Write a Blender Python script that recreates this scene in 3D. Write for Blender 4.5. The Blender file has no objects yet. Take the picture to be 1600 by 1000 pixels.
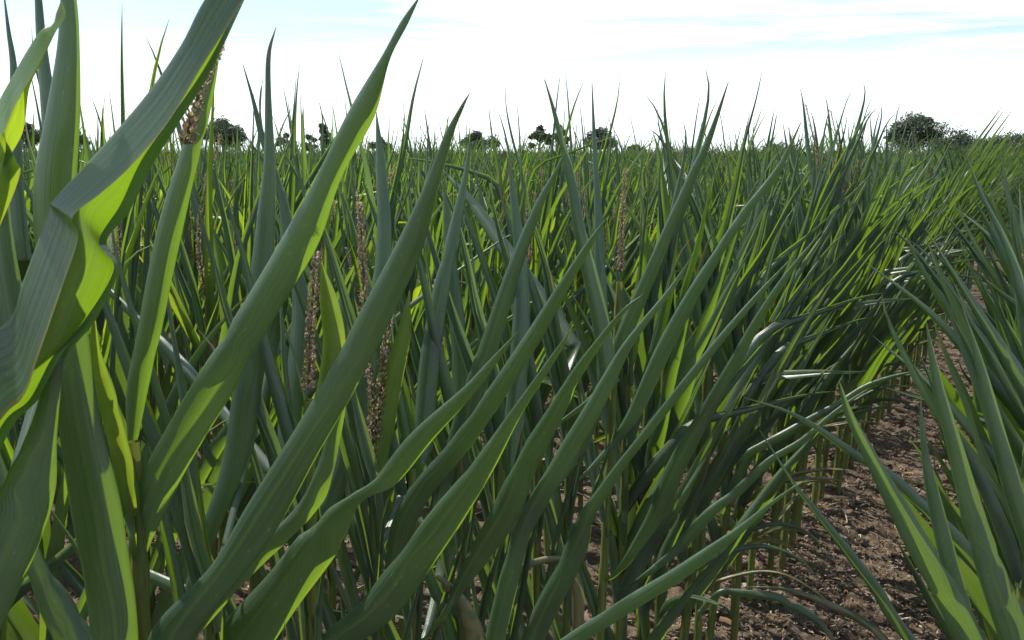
import bpy, math, random
import numpy as np
from mathutils import Vector
R = math.radians
C = bpy.context.scene.collection
scene = bpy.context.scene

# ------------------------------------------------------------------ camera, sky, sun, exposure
CAM_H, PITCH, FPX = 1.55, R(11.0), 1333.0
cd = bpy.data.cameras.new("camera"); cam = bpy.data.objects.new("camera", cd); C.objects.link(cam)
cam.location = (0, 0, CAM_H); cam.rotation_euler = (R(90) - PITCH, 0, 0)
cd.sensor_width = 36; cd.lens = 36 * FPX / 1600; cd.clip_start = 0.05; cd.clip_end = 6000
cd.dof.use_dof = True; cd.dof.focus_distance = 2.2; cd.dof.aperture_fstop = 34
scene.camera = cam
SUN_AZ, SUN_EL = R(-55), R(55)          # azimuth measured from +Y towards +X
w = bpy.data.worlds.new("World"); scene.world = w; w.use_nodes = True
nt = w.node_tree; nt.nodes.clear()
N = nt.nodes.new; LK = nt.links.new
out = N("ShaderNodeOutputWorld"); bg = N("ShaderNodeBackground"); bg.inputs[1].default_value = 0.105
sky = N("ShaderNodeTexSky"); sky.sky_type = 'NISHITA'; sky.sun_disc = False
sky.sun_elevation = SUN_EL; sky.sun_rotation = SUN_AZ; sky.air_density = 1.0; sky.dust_density = 0.6; sky.ozone_density = 1.2
tc = N("ShaderNodeTexCoord"); mp = N("ShaderNodeMapping"); mp.inputs['Scale'].default_value = (.9, .9, 13)
mp.inputs['Rotation'].default_value = (R(6), R(-5), R(20))
no = N("ShaderNodeTexNoise"); no.inputs['Scale'].default_value = 2.3; no.inputs['Detail'].default_value = 9; no.inputs['Roughness'].default_value = 0.6
no.inputs['Distortion'].default_value = 0.5
rp = N("ShaderNodeMapRange"); rp.inputs['From Min'].default_value = 0.47; rp.inputs['From Max'].default_value = 0.68; rp.inputs['To Min'].default_value = 0.08
sep = N("ShaderNodeSeparateXYZ")
hz = N("ShaderNodeMapRange"); hz.inputs['From Min'].default_value = 0.03; hz.inputs['From Max'].default_value = 0.13
hz.inputs['To Min'].default_value = 1.0; hz.inputs['To Max'].default_value = 0.0
mxm = N("ShaderNodeMath"); mxm.operation = 'MAXIMUM'
mixc = N("ShaderNodeMix"); mixc.data_type = 'RGBA'
mixc.inputs['B'].default_value = (7.7, 8.5, 8.7, 1)
LK(tc.outputs['Generated'], mp.inputs[0]); LK(mp.outputs[0], no.inputs['Vector']); LK(no.outputs['Fac'], rp.inputs[0])
LK(tc.outputs['Generated'], sep.inputs[0]); LK(sep.outputs['Z'], hz.inputs['Value'])
LK(rp.outputs[0], mxm.inputs[0]); LK(hz.outputs[0], mxm.inputs[1]); LK(mxm.outputs[0], mixc.inputs['Factor'])
LK(sky.outputs[0], mixc.inputs['A']); LK(mixc.outputs['Result'], bg.inputs[0]); LK(bg.outputs[0], out.inputs[0])
sd = bpy.data.lights.new("sun", 'SUN'); sun = bpy.data.objects.new("sun", sd); C.objects.link(sun)
sd.energy = 4.7; sd.angle = R(0.6); sd.color = (1.0, 0.95, 0.86)
sdir = Vector((math.sin(SUN_AZ) * math.cos(SUN_EL), math.cos(SUN_AZ) * math.cos(SUN_EL), math.sin(SUN_EL)))
sun.rotation_euler = sdir.to_track_quat('Z', 'Y').to_euler(); sun.location = sdir * 50
scene.view_settings.view_transform = 'Standard'; scene.view_settings.look = 'None'
scene.view_settings.exposure = 0.8; scene.view_settings.gamma = 1
scene.render.engine = 'CYCLES'
scene.cycles.max_bounces = 8; scene.cycles.transmission_bounces = 4; scene.cycles.diffuse_bounces = 4
scene.cycles.use_denoising = True

# ------------------------------------------------------------------ materials
def newmat(name):
    m = bpy.data.materials.new(name); m.use_nodes = True; m.node_tree.nodes.clear()
    return m, m.node_tree.nodes.new, m.node_tree.links.new
def mathn(n, l, op, a, b=None, clamp=False):
    k = n("ShaderNodeMath"); k.operation = op; k.use_clamp = clamp
    for i, v in enumerate((a, b)):
        if v is None: continue
        if isinstance(v, (int, float)): k.inputs[i].default_value = v
        else: l(v, k.inputs[i])
    return k.outputs[0]
def mixn(n, l, f, a, b):
    k = n("ShaderNodeMix"); k.data_type = 'RGBA'
    for key, v in (('Factor', f), ('A', a), ('B', b)):
        if isinstance(v, (int, float)): k.inputs[key].default_value = v
        elif isinstance(v, tuple): k.inputs[key].default_value = (*v, 1)
        else: l(v, k.inputs[key])
    return k.outputs['Result']
def rangen(n, l, v, a, b, c=0.0, d=1.0):
    k = n("ShaderNodeMapRange"); l(v, k.inputs['Value'])
    for key, x in zip(('From Min', 'From Max', 'To Min', 'To Max'), (a, b, c, d)): k.inputs[key].default_value = x
    return k.outputs[0]

def leaf_material(name, dark, light, trans, tfac=0.42, dry=0.0):
    m, n, l = newmat(name)
    uv = n("ShaderNodeUVMap"); sp = n("ShaderNodeSeparateXYZ"); l(uv.outputs[0], sp.inputs[0])
    U, V = sp.outputs[0], sp.outputs[1]
    oi = n("ShaderNodeObjectInfo"); at = n("ShaderNodeAttribute"); at.attribute_name = "tint"
    rnd = mathn(n, l, 'FRACT', mathn(n, l, 'ADD', oi.outputs['Random'], at.outputs['Fac']))
    cmb = n("ShaderNodeCombineXYZ"); l(mathn(n, l, 'MULTIPLY', U, 58), cmb.inputs[0]); l(mathn(n, l, 'MULTIPLY', V, 1.6), cmb.inputs[1]); l(mathn(n, l, 'MULTIPLY', rnd, 37), cmb.inputs[2])
    vein = n("ShaderNodeTexNoise"); vein.inputs['Scale'].default_value = 1.0; vein.inputs['Detail'].default_value = 3; l(cmb.outputs[0], vein.inputs['Vector'])
    cmb2 = n("ShaderNodeCombineXYZ"); l(mathn(n, l, 'MULTIPLY', U, 3), cmb2.inputs[0]); l(mathn(n, l, 'MULTIPLY', V, 7), cmb2.inputs[1]); l(mathn(n, l, 'MULTIPLY', rnd, 91), cmb2.inputs[2])
    blot = n("ShaderNodeTexNoise"); blot.inputs['Scale'].default_value = 1.0; blot.inputs['Detail'].default_value = 4; l(cmb2.outputs[0], blot.inputs['Vector'])
    f = rangen(n, l, vein.outputs['Fac'], .35, .68)
    f = mathn(n, l, 'ADD', mathn(n, l, 'MULTIPLY', f, .5), mathn(n, l, 'MULTIPLY', rangen(n, l, blot.outputs['Fac'], .3, .7), .6))
    col = mixn(n, l, f, dark, light)
    hs = n("ShaderNodeHueSaturation"); l(col, hs.inputs['Color'])
    l(rangen(n, l, rnd, 0, 1, .485, .515), hs.inputs['Hue']); l(rangen(n, l, mathn(n, l, 'FRACT', mathn(n, l, 'MULTIPLY', rnd, 7.3)), 0, 1, .8, 1.2), hs.inputs['Value'])
    col = hs.outputs[0]
    tcol = mixn(n, l, f, tuple(c * .8 for c in trans), trans)
    du = mathn(n, l, 'ABSOLUTE', mathn(n, l, 'SUBTRACT', U, .5))
    rib = rangen(n, l, du, .012, .03, 1, 0)
    rib = mathn(n, l, 'MULTIPLY', rib, rangen(n, l, V, .4, .9, .5, .0))
    col = mixn(n, l, rib, col, (.14, .20, .07)); tcol = mixn(n, l, rib, tcol, tuple(c * .75 for c in trans))
    edge = rangen(n, l, du, .482, .495)
    col = mixn(n, l, mathn(n, l, 'MULTIPLY', edge, .8), col, (.20, .17, .05)); tcol = mixn(n, l, edge, tcol, (.34, .30, .04))
    tip = rangen(n, l, mathn(n, l, 'ADD', V, mathn(n, l, 'MULTIPLY', mathn(n, l, 'SUBTRACT', rnd, .5), .22)), .93, 1.0)
    col = mixn(n, l, mathn(n, l, 'MULTIPLY', tip, .75), col, (.19, .13, .07))
    # pale chewed specks and a few yellowing streaks
    vo = n("ShaderNodeTexVoronoi"); vo.inputs['Scale'].default_value = 1.0
    cm3 = n("ShaderNodeCombineXYZ"); l(mathn(n, l, 'MULTIPLY', U, 11), cm3.inputs[0]); l(mathn(n, l, 'MULTIPLY', V, 42), cm3.inputs[1]); l(mathn(n, l, 'MULTIPLY', rnd, 55), cm3.inputs[2])
    l(cm3.outputs[0], vo.inputs['Vector'])
    spk = mathn(n, l, 'MULTIPLY', rangen(n, l, vo.outputs['Distance'], .10, .17, 1, 0), rangen(n, l, blot.outputs['Fac'], .46, .55))
    col = mixn(n, l, mathn(n, l, 'MULTIPLY', spk, .6), col, (.24, .27, .17))
    st = mathn(n, l, 'MULTIPLY', rangen(n, l, vein.outputs['Fac'], .66, .74), rangen(n, l, blot.outputs['Fac'], .55, .68))
    col = mixn(n, l, mathn(n, l, 'MULTIPLY', st, .7), col, (.17, .16, .05))
    if dry: col = mixn(n, l, mathn(n, l, 'MULTIPLY', rangen(n, l, blot.outputs['Fac'], .4, .6), dry), col, (.27, .21, .11))
    pb = n("ShaderNodeBsdfPrincipled"); l(col, pb.inputs['Base Color'])
    l(rangen(n, l, vein.outputs['Fac'],  .3, .7, .27, .42), pb.inputs['Roughness']); pb.inputs['Specular IOR Level'].default_value = .8
    bp = n("ShaderNodeBump"); bp.inputs['Strength'].default_value = .25; bp.inputs['Distance'].default_value = .003
    l(mathn(n, l, 'ADD', vein.outputs['Fac'], mathn(n, l, 'MULTIPLY', blot.outputs['Fac'], 2.2)), bp.inputs['Height']); l(bp.outputs[0], pb.inputs['Normal'])
    tr = n("ShaderNodeBsdfTranslucent"); l(tcol, tr.inputs[0])
    mx = n("ShaderNodeMixShader"); mx.inputs[0].default_value = tfac; l(pb.outputs[0], mx.inputs[1]); l(tr.outputs[0], mx.inputs[2])
    o = n("ShaderNodeOutputMaterial"); l(mx.outputs[0], o.inputs[0])
    return m

M_LEAF = leaf_material("maize_leaf", (.037, .066, .050), (.080, .122, .088), (.27, .46, .014), .33)
M_FIELD = leaf_material("maize_leaf_distant", (.034, .066, .045), (.072, .116, .078), (.18, .33, .014), .24)
M_YOUNG_LIT = leaf_material("maize_leaf_young_lit", (.070, .13, .03), (.10, .17, .045), (.36, .50, .02), .5)  # young top leaves, plus a brighter yellow-green painted in for sunlit blades
M_DRY = leaf_material("maize_leaf_withered", (.060, .085, .04), (.11, .13, .06), (.22, .26, .05), .3, .7)

def attr_material(name, rough=.6, trans=0.0):
    m, n, l = newmat(name)
    at = n("ShaderNodeAttribute"); at.attribute_name = "col"
    no = n("ShaderNodeTexNoise"); no.inputs['Scale'].default_value = 220; tc = n("ShaderNodeTexCoord"); l(tc.outputs['Object'], no.inputs['Vector'])
    c = mixn(n, l, mathn(n, l, 'MULTIPLY', no.outputs['Fac'], .35), at.outputs['Color'], (.05, .03, .02))
    pb = n("ShaderNodeBsdfPrincipled"); l(c, pb.inputs['Base Color']); pb.inputs['Roughness'].default_value = rough
    o = n("ShaderNodeOutputMaterial")
    if trans:
        tr = n("ShaderNodeBsdfTranslucent"); l(at.outputs['Color'], tr.inputs[0])
        mx = n("ShaderNodeMixShader"); mx.inputs[0].default_value = trans; l(pb.outputs[0], mx.inputs[1]); l(tr.outputs[0], mx.inputs[2]); l(mx.outputs[0], o.inputs[0])
    else: l(pb.outputs[0], o.inputs[0])
    return m
M_TASSEL = attr_material("tassel_florets", .7, .42)
M_LITTER = attr_material("straw_litter", .75)
M_CROWN = attr_material("oak_foliage", .6, .2)

def stem_material():
    m, n, l = newmat("maize_stem")
    tc = n("ShaderNodeTexCoord"); sp = n("ShaderNodeSeparateXYZ"); l(tc.outputs['Object'], sp.inputs[0])
    mpn = n("ShaderNodeMapping"); mpn.inputs['Scale'].default_value = (260, 260, 9); l(tc.outputs['Object'], mpn.inputs[0])
    no = n("ShaderNodeTexNoise"); no.inputs['Scale'].default_value = 1; no.inputs['Detail'].default_value = 4; l(mpn.outputs[0], no.inputs['Vector'])
    oi = n("ShaderNodeObjectInfo")
    c = mixn(n, l, rangen(n, l, no.outputs['Fac'], .35, .65), (.075, .105, .022), (.15, .18, .045))
    b = mathn(n, l, 'ADD', sp.outputs[2], mathn(n, l, 'MULTIPLY', no.outputs['Fac'], .12))
    c = mixn(n, l, rangen(n, l, b, .04, .17, .85, 0), c, (.13, .075, .035))
    hs = n("ShaderNodeHueSaturation"); l(c, hs.inputs['Color']); l(rangen(n, l, oi.outputs['Random'], 0, 1, .75, 1.2), hs.inputs['Value'])
    pb = n("ShaderNodeBsdfPrincipled"); l(hs.outputs[0], pb.inputs['Base Color']); pb.inputs['Roughness'].default_value = .5
    tr = n("ShaderNodeBsdfTranslucent"); tr.inputs[0].default_value = (.3, .36, .03, 1)
    mx = n("ShaderNodeMixShader"); mx.inputs[0].default_value = .18; l(pb.outputs[0], mx.inputs[1]); l(tr.outputs[0], mx.inputs[2])
    o = n("ShaderNodeOutputMaterial"); l(mx.outputs[0], o.inputs[0]); return m
M_STEM = stem_material()

def soil_material():
    m, n, l = newmat("dry_soil")
    tc = n("ShaderNodeTexCoord")
    def noise(s, d=6, r=.6):
        k = n("ShaderNodeTexNoise"); k.inputs['Scale'].default_value = s; k.inputs['Detail'].default_value = d; k.inputs['Roughness'].default_value = r
        l(tc.outputs['Object'], k.inputs['Vector']); return k.outputs['Fac']
    a, b, c3 = noise(3), noise(38, 8, .7), noise(210, 4, .7)
    c = mixn(n, l, rangen(n, l, a, .35, .65), (.078, .055, .038), (.122, .089, .062))
    c = mixn(n, l, rangen(n, l, b, .42, .72), c, (.18, .14, .10))
    c = mixn(n, l, rangen(n, l, b, .28, .45, .7, 0), c, (.04, .026, .018))
    c = mixn(n, l, rangen(n, l, c3, .62, .72, 0, .7), c, (.28, .22, .17))
    pb = n("ShaderNodeBsdfPrincipled"); l(c, pb.inputs['Base Color']); pb.inputs['Roughness'].default_value = .95; pb.inputs['Specular IOR Level'].default_value = .15
    bp = n("ShaderNodeBump"); bp.inputs['Strength'].default_value = .9; bp.inputs['Distance'].default_value = .02
    l(mathn(n, l, 'ADD', b, mathn(n, l, 'MULTIPLY', c3, .4)), bp.inputs['Height']); l(bp.outputs[0], pb.inputs['Normal'])
    o = n("ShaderNodeOutputMaterial"); l(pb.outputs[0], o.inputs[0]); return m
M_SOIL = soil_material()
def bark_material():
    m, n, l = newmat("tree_bark")
    tc = n("ShaderNodeTexCoord"); no = n("ShaderNodeTexNoise"); no.inputs['Scale'].default_value = 3; no.inputs['Detail'].default_value = 6; l(tc.outputs['Object'], no.inputs['Vector'])
    pb = n("ShaderNodeBsdfPrincipled"); l(mixn(n, l, no.outputs['Fac'], (.05, .04, .03), (.13, .11, .085)), pb.inputs['Base Color']); pb.inputs['Roughness'].default_value = .9
    o = n("ShaderNodeOutputMaterial"); l(pb.outputs[0], o.inputs[0]); return m
M_BARK = bark_material()

# ------------------------------------------------------------------ mesh helpers
def make_mesh(name, V, F, mat, uv=None, col=None, tint=None, smooth=True):
    V = np.asarray(V, np.float32).reshape(-1, 3); F = np.asarray(F, np.int32)
    k = F.shape[1]; me = bpy.data.meshes.new(name)
    me.vertices.add(len(V)); me.vertices.foreach_set("co", V.ravel())
    me.loops.add(F.size); me.loops.foreach_set("vertex_index", F.ravel())
    me.polygons.add(len(F)); me.polygons.foreach_set("loop_start", np.arange(0, F.size, k, dtype=np.int32))
    me.polygons.foreach_set("use_smooth", np.full(len(F), smooth))
    if uv is not None:
        l = me.uv_layers.new(name="UVMap"); l.data.foreach_set("uv", np.asarray(uv, np.float32)[F.ravel()].ravel())
    if col is not None:
        a = me.color_attributes.new("col", 'FLOAT_COLOR', 'POINT'); a.data.foreach_set("color", np.asarray(col, np.float32).ravel())
    if tint is not None:
        a = me.attributes.new("tint", 'FLOAT', 'POINT'); a.data.foreach_set("value", np.asarray(tint, np.float32).ravel())
    me.materials.append(mat); me.update(calc_edges=True); return me
def grid_faces(nl, nc):
    i, j = np.meshgrid(np.arange(nl), np.arange(nc), indexing='ij'); a = (i * (nc + 1) + j).ravel()
    return np.stack([a, a + 1, a + nc + 2, a + nc + 1], 1)
def grid_uv(nl, nc):
    v, u = np.meshgrid(np.linspace(0, 1, nl + 1), np.linspace(0, 1, nc + 1), indexing='ij'); return np.stack([u.ravel(), v.ravel()], 1)
def obj(name, me, parent=None, loc=(0, 0, 0)):
    o = bpy.data.objects.new(name, me); C.objects.link(o); o.location = loc
    if parent: o.parent = parent
    return o
def tag(o, label=None, cat=None, group=None, kind=None):
    for k, v in (('label', label), ('category', cat), ('group', group), ('kind', kind)):
        if v: o[k] = v
    return o
def tube(pts, rad, n=8):
    pts = np.asarray(pts, float); T = np.gradient(pts, axis=0); T /= np.linalg.norm(T, axis=1)[:, None] + 1e-9
    ref = np.array([1.0, .17, 0]) if abs(T[0, 0]) < .8 else np.array([0, 1.0, 0])
    A = np.cross(T, ref); A /= np.linalg.norm(A, axis=1)[:, None]; B = np.cross(T, A)
    th = np.linspace(0, 2 * math.pi, n + 1)
    return pts[:, None] + np.asarray(rad)[:, None, None] * (A[:, None] * np.cos(th)[None, :, None] + B[:, None] * np.sin(th)[None, :, None])
def crom(P, m):
    """resample points (k, ...) to m samples by a Catmull-Rom curve"""
    P = np.asarray(P, float); k = len(P); t = np.linspace(0, k - 1, m); i = np.clip(t.astype(int), 0, k - 2); f = (t - i).reshape((-1,) + (1,) * (P.ndim - 1))
    p1, p2 = P[i], P[i + 1]
    p0 = np.where((i > 0).reshape(f.shape), P[np.maximum(i - 1, 0)], 2 * p1 - p2); p3 = np.where((i < k - 2).reshape(f.shape), P[np.minimum(i + 2, k - 1)], 2 * p2 - p1)
    return .5 * (2 * p1 + (p2 - p0) * f + (2 * p0 - 5 * p1 + 4 * p2 - p3) * f ** 2 + (3 * p1 - p0 - 3 * p2 + p3) * f ** 3)

# ------------------------------------------------------------------ maize plant geometry
def leaf_grid(rg, L, w, th0, bend, az, a0, roll, twist, nl, nc, kink=None, wav=.0):
    t = np.linspace(0, 1, nl + 1); th = th0 + bend * t ** 1.6
    th = th + rg.normal() * .28 * np.clip((t - .8) / .2, 0, 1) ** 2 + .06 * np.sin(t * rg.uniform(6, 14) + rg.uniform(0, 6))
    if kink: th = th + kink[1] * np.clip((t - kink[0]) / .06, 0, 1)
    a = az + rg.uniform(-.25, .25) * t ** 1.5
    T = np.stack([np.sin(th) * np.cos(a), np.sin(th) * np.sin(a), np.cos(th)], 1)
    mid = np.concatenate([[[0, 0, 0]], np.cumsum(.5 * (T[1:] + T[:-1]) * (L / nl), 0)])
    n = np.stack([-np.cos(th) * np.cos(a), -np.cos(th) * np.sin(a), np.sin(th)], 1); s = np.cross(T, n)
    tw = twist * t ** 1.2
    s, n = s * np.cos(tw)[:, None] + n * np.sin(tw)[:, None], n * np.cos(tw)[:, None] - s * np.sin(tw)[:, None]
    prof = np.minimum(1, .42 + .58 * np.sin(np.clip(t / .3, 0, 1) * math.pi / 2)) * np.clip(1 - t, 0, 1) ** .85
    W = w * prof + .0006
    h = nc // 2; V = np.zeros((nl + 1, nc + 1, 3)); V[:, h] = mid
    ph = rg.uniform(0, 6.28, 2); fr = rg.uniform(2.5, 5)
    A0 = a0 + .25 * np.sin(t * 5 + ph[0]); RL = roll * (.88 + .22 * t)
    for sg in (-1, 1):
        p = mid.copy(); asym = 1 + sg * .25 * math.sin(ph[1])
        for j in range(1, h + 1):
            tau = (j - .5) / h; al = A0 * asym + RL * tau * asym + wav * np.sin(t * fr * 6.28 + ph[0] + sg) * tau
            p = p + (W / h)[:, None] * (sg * s * np.cos(al)[:, None] + n * np.sin(al)[:, None]); V[:, h + sg * j] = p
    return V
def stem_grid(H, r0, r1, nodes, rg, nl=40, n=8, lean=(0, 0)):
    z = np.linspace(-.015, H, nl); f = np.clip(z / H, 0, 1)
    rad = r0 + (r1 - r0) * f
    for zn in nodes:
        rad = rad + .0022 * np.exp(-((z - zn) / .010) ** 2) + .0016 * np.clip((z - zn) / .1, 0, 1) * np.exp(-np.clip(z - zn, 0, 9) / .12) * (z > zn)
    ph = rg.uniform(0, 6.28); pts = np.stack([lean[0] * f + .006 * np.sin(f * 5 + ph), lean[1] * f + .006 * np.cos(f * 4 + ph), z], 1)
    return tube(pts, rad, n), pts
def tassel_arrays(rg, paths, dens=1.0, size=1.0):
    """spikes of florets along each path: overlapping scale-like kites with dangling anthers"""
    VV, FF, CC, b = [], [], [], 0
    for P in paths:
        P = crom(P, 40); Lp = np.sum(np.linalg.norm(np.diff(P, axis=0), axis=1))
        g = tube(P, np.linspace(.0024, .001, 40), 5); VV.append(g.reshape(-1, 3)); f = grid_faces(39, 5); FF.append(f + b); b += g.shape[0] * 6
        CC.append(np.tile([.14, .15, .04, 1], (g.shape[0] * 6, 1)))
        nfl = int(Lp / .00062 * dens)
        for q in range(nfl):
            t = (q + rg.uniform()) / nfl; i = min(int(t * 39), 38); p = P[i] + (P[i + 1] - P[i]) * (t * 39 - i)
            d = P[i + 1] - P[i]; d = d / (np.linalg.norm(d) + 1e-9)
            o = rg.normal(size=3); o -= d * o.dot(d); o /= np.linalg.norm(o) + 1e-9; s = np.cross(d, o)
            sz = size * rg.uniform(.6, 1.15) * (1 - .4 * t); L, ww = .0068 * sz, .0019 * sz
            up = d * rg.uniform(.7, 1) + o * rg.uniform(.3, .75); up /= np.linalg.norm(up)
            q0 = p + o * .0027 * size * (1.15 - .6 * t)
            vs = [q0, q0 + up * L * .5 + s * ww, q0 + up * L, q0 + up * L * .5 - s * ww, q0 + up * L * .45 + o * ww * 1.4]
            c = [(.50, .44, .22), (.48, .32, .25), (.54, .43, .35), (.38, .40, .14)][rg.integers(4)]; k = rg.uniform(.7, 1.25)
            VV.append(vs); FF.append(np.array([[0, 1, 4, 3], [1, 2, 3, 4]]) + b); CC.append(np.tile([*(x * k for x in c), 1], (5, 1))); b += 5
            if rg.uniform() < .33:
                q1 = q0 + up * L; dn = np.array([rg.normal() * .5, rg.normal() * .5, -1 + rg.uniform() * .9]) ; dn /= np.linalg.norm(dn); l2 = rg.uniform(.003, .006)
                vs = [q1 - s * .0007, q1 + s * .0007, q1 + dn * l2 + s * .0008, q1 + dn * l2 - s * .0008]
                cc = [(.42, .24, .24), (.48, .40, .26)][rg.integers(2)]
                VV.append(vs); FF.append(np.array([[0, 1, 2, 3]]) + b); CC.append(np.tile([*cc, 1], (4, 1))); b += 4
    return np.concatenate([np.asarray(v).reshape(-1, 3) for v in VV]), np.concatenate(FF), np.concatenate(CC)

def plant_parts(rg, edge, nl=16, nc=10, tassel=True):
    """list of (part name, mesh) for one free-standing maize plant; lane side is local +X"""
    H = rg.uniform(1.05, 1.15); nleaf = 14
    zs = np.linspace(.24, H - .04, nleaf) + rg.uniform(-.02, .02, nleaf)
    g, pts = stem_grid(H, .0118, .0055, zs, rg, lean=(rg.uniform(.0, .05) if edge else rg.uniform(-.03, .03), rg.uniform(-.03, .03)))
    parts = [('stem', make_mesh('stem', g.reshape(-1, 3), grid_faces(g.shape[0] - 1, 8), M_STEM))]
    side0 = rg.integers(2)
    for i, z in enumerate(zs):
        f = i / (nleaf - 1); side = (i + side0) % 2
        az = (0 if side == 0 else math.pi) + rg.normal() * (.55 if edge else .42)
        L = (.44 + .36 * math.sin(math.pi * (.15 + .75 * f))) * rg.uniform(.88, 1.12)
        if edge: th0 = rg.uniform(.20, .58) if side == 0 else rg.uniform(.08, .42); L *= rg.uniform(.68, .92)
        else: th0 = rg.uniform(.08, .42) if rg.uniform() < .7 else rg.uniform(.4, .85)
        bend = rg.uniform(-.08, .10 if edge else .28) + (.3 if rg.uniform() < .12 else 0)
        wd = (rg.uniform(.044, .060) if edge else rg.uniform(.034, .050)) * (.75 + .35 * math.sin(math.pi * min(1, f + .15)))
        mat, kink = M_LEAF, None
        if f < .22:
            if rg.uniform() < .75: th0, bend, mat, wd, L = rg.uniform(.6, 1.1), rg.uniform(.8, 2.2), (M_DRY if rg.uniform() < .5 else M_LEAF), wd * .5, L * .62
        elif rg.uniform() < .10: kink = (rg.uniform(.35, .7), rg.uniform(.5, 1.3))
        if f > .7 and rg.uniform() < .17: mat, L = M_YOUNG_LIT, L * .8
        if f > .7: th0 *= .6
        rl = rg.uniform(2.2, 2.9) if rg.uniform() < (.84 if edge else .72) else rg.uniform(.3, 1.2)
        V = leaf_grid(rg, L, wd, th0, bend, az, rg.uniform(.25, .7), rl, rg.normal() * .55, nl, nc, kink, rg.uniform(.0, .35))
        k = int(np.clip(np.searchsorted(pts[:, 2], z), 0, len(pts) - 1)); V = V + pts[k]
        parts.append(('leaf', make_mesh('leaf', V.reshape(-1, 3), grid_faces(nl, nc), mat, grid_uv(nl, nc))))
    if tassel:
        top = pts[-1]; ps = [[top, top + (rg.normal() * .01, rg.normal() * .01, .16), top + (rg.normal() * .03, rg.normal() * .03, rg.uniform(.27, .38))]]
        for q in range(rg.integers(0, 3)):
            d = rg.normal(size=2) * .025; ps.append([top + (0, 0, .03), top + (d[0], d[1], .1), top + (d[0] * 1.8, d[1] * 1.8, .19)])
        V, F, CO = tassel_arrays(rg, ps); parts.append(('tassel', make_mesh('tassel', V, F, M_TASSEL, col=CO)))
    return parts

def merged(parts, name):
    VV, FF, UU, TT, b = [], [], [], [], 0
    mats = [M_LEAF, M_YOUNG_LIT, M_DRY, M_STEM, M_TASSEL]; MI = []; CO = []
    for k, (nm, me) in enumerate(parts):
        nv, nf = len(me.vertices), len(me.polygons)
        v = np.zeros(nv * 3, np.float32); me.vertices.foreach_get('co', v); VV.append(v.reshape(-1, 3))
        f = np.zeros(nf * 4, np.int32); me.loops.foreach_get('vertex_index', f); FF.append(f.reshape(-1, 4) + b)
        u = np.zeros((nv, 2), np.float32)
        if me.uv_layers:
            lu = np.zeros(len(me.loops) * 2, np.float32); me.uv_layers[0].data.foreach_get('uv', lu); u[f] = lu.reshape(-1, 2)
        UU.append(u); TT.append(np.full(nv, k * .137 % 1)); MI.append(np.full(nf, mats.index(me.materials[0]), np.int32))
        c = np.ones((nv, 4), np.float32)
        if me.color_attributes: a = np.zeros(nv * 4, np.float32); me.color_attributes[0].data.foreach_get('color', a); c = a.reshape(-1, 4)
        CO.append(c); b += nv
    me = make_mesh(name, np.concatenate(VV), np.concatenate(FF), mats[0], np.concatenate(UU), np.concatenate(CO), np.concatenate(TT))
    for m in mats[1:]: me.materials.append(m)
    me.polygons.foreach_set('material_index', np.concatenate(MI)); me.update(); return me

# ------------------------------------------------------------------ field layout: rows run away to the right
TH = R(32.5); ROW = np.array([math.sin(TH), math.cos(TH)]); LANE = np.array([math.cos(TH), -math.sin(TH)])   # along a row / towards the lane
SP = .76
def row_xy(k, s): return ROW * s - LANE * (SP * k)      # k rows to the left of the camera
def PX(px, py, d):                                      # a sighted point: photo pixel at a distance in metres along the view axis
    x, y = (px - 800) / FPX * d, (500 - py) / FPX * d
    c, s = math.cos(PITCH), math.sin(PITCH)
    return np.array([x, d * c + y * s, CAM_H - d * s + y * c])
def pix(p):
    c, s = math.cos(PITCH), math.sin(PITCH); z = p[2] - CAM_H; d = p[1] * c - z * s; y = p[1] * s + z * c
    return 800 + FPX * p[0] / d, 500 - FPX * y / d, d

rngG = np.random.default_rng(11)
# ------------------------------------------------------------------ ground: one sheet to the horizon
def vnoise(X, Y, seed):
    ix, iy = np.floor(X).astype(np.int64), np.floor(Y).astype(np.int64); fx, fy = X - ix, Y - iy; fx = fx * fx * (3 - 2 * fx); fy = fy * fy * (3 - 2 * fy)
    def h(a, b):
        n = (a * 374761393 + b * 668265263 + seed * 144665) & 0x7fffffff; n = ((n ^ (n >> 13)) * 1274126177) & 0x7fffffff; return ((n ^ (n >> 16)) & 0xffff) / 65535.0
    return (h(ix, iy) * (1 - fx) + h(ix + 1, iy) * fx) * (1 - fy) + (h(ix, iy + 1) * (1 - fx) + h(ix + 1, iy + 1) * fx) * fy - .5
def soil_z(X, Y):
    r = np.hypot(X, Y); Z = .030 * vnoise(X * 4, Y * 4, 1) + .030 * vnoise(X * 13, Y * 13, 2) + .024 * vnoise(X * 31 + .3, Y * 31, 3) * (.4 + vnoise(X * 6, Y * 6, 9) + .5) + .014 * vnoise(X * 70, Y * 70 + .7, 4)
    return (Z + .016 * np.cos(2 * math.pi * (X * LANE[0] + Y * LANE[1]) / SP)) * np.clip((26 - r) / 8, 0, 1)
def build_ground():
    rs = np.concatenate([[0.02], np.geomspace(.5, 1.5, 60), np.geomspace(1.51, 9, 520), np.geomspace(9.15, 30, 80), np.geomspace(31, 3500, 40)])
    th = np.concatenate([np.linspace(-math.pi, -.72, 60, endpoint=False), np.linspace(-.72, .72, 640, endpoint=False), np.linspace(.72, math.pi, 61)]); na = len(th) - 1
    X = rs[:, None] * np.sin(th); Y = rs[:, None] * np.cos(th); Z = soil_z(X, Y); Z[:, -1] = Z[:, 0]
    me = make_mesh('ground', np.stack([X, Y, Z], -1).reshape(-1, 3), grid_faces(len(rs) - 1, na)[:, ::-1], M_SOIL)
    tag(obj('ground', me), 'bare dry brown soil strewn with straw between the maize rows', kind='structure')
build_ground()

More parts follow.
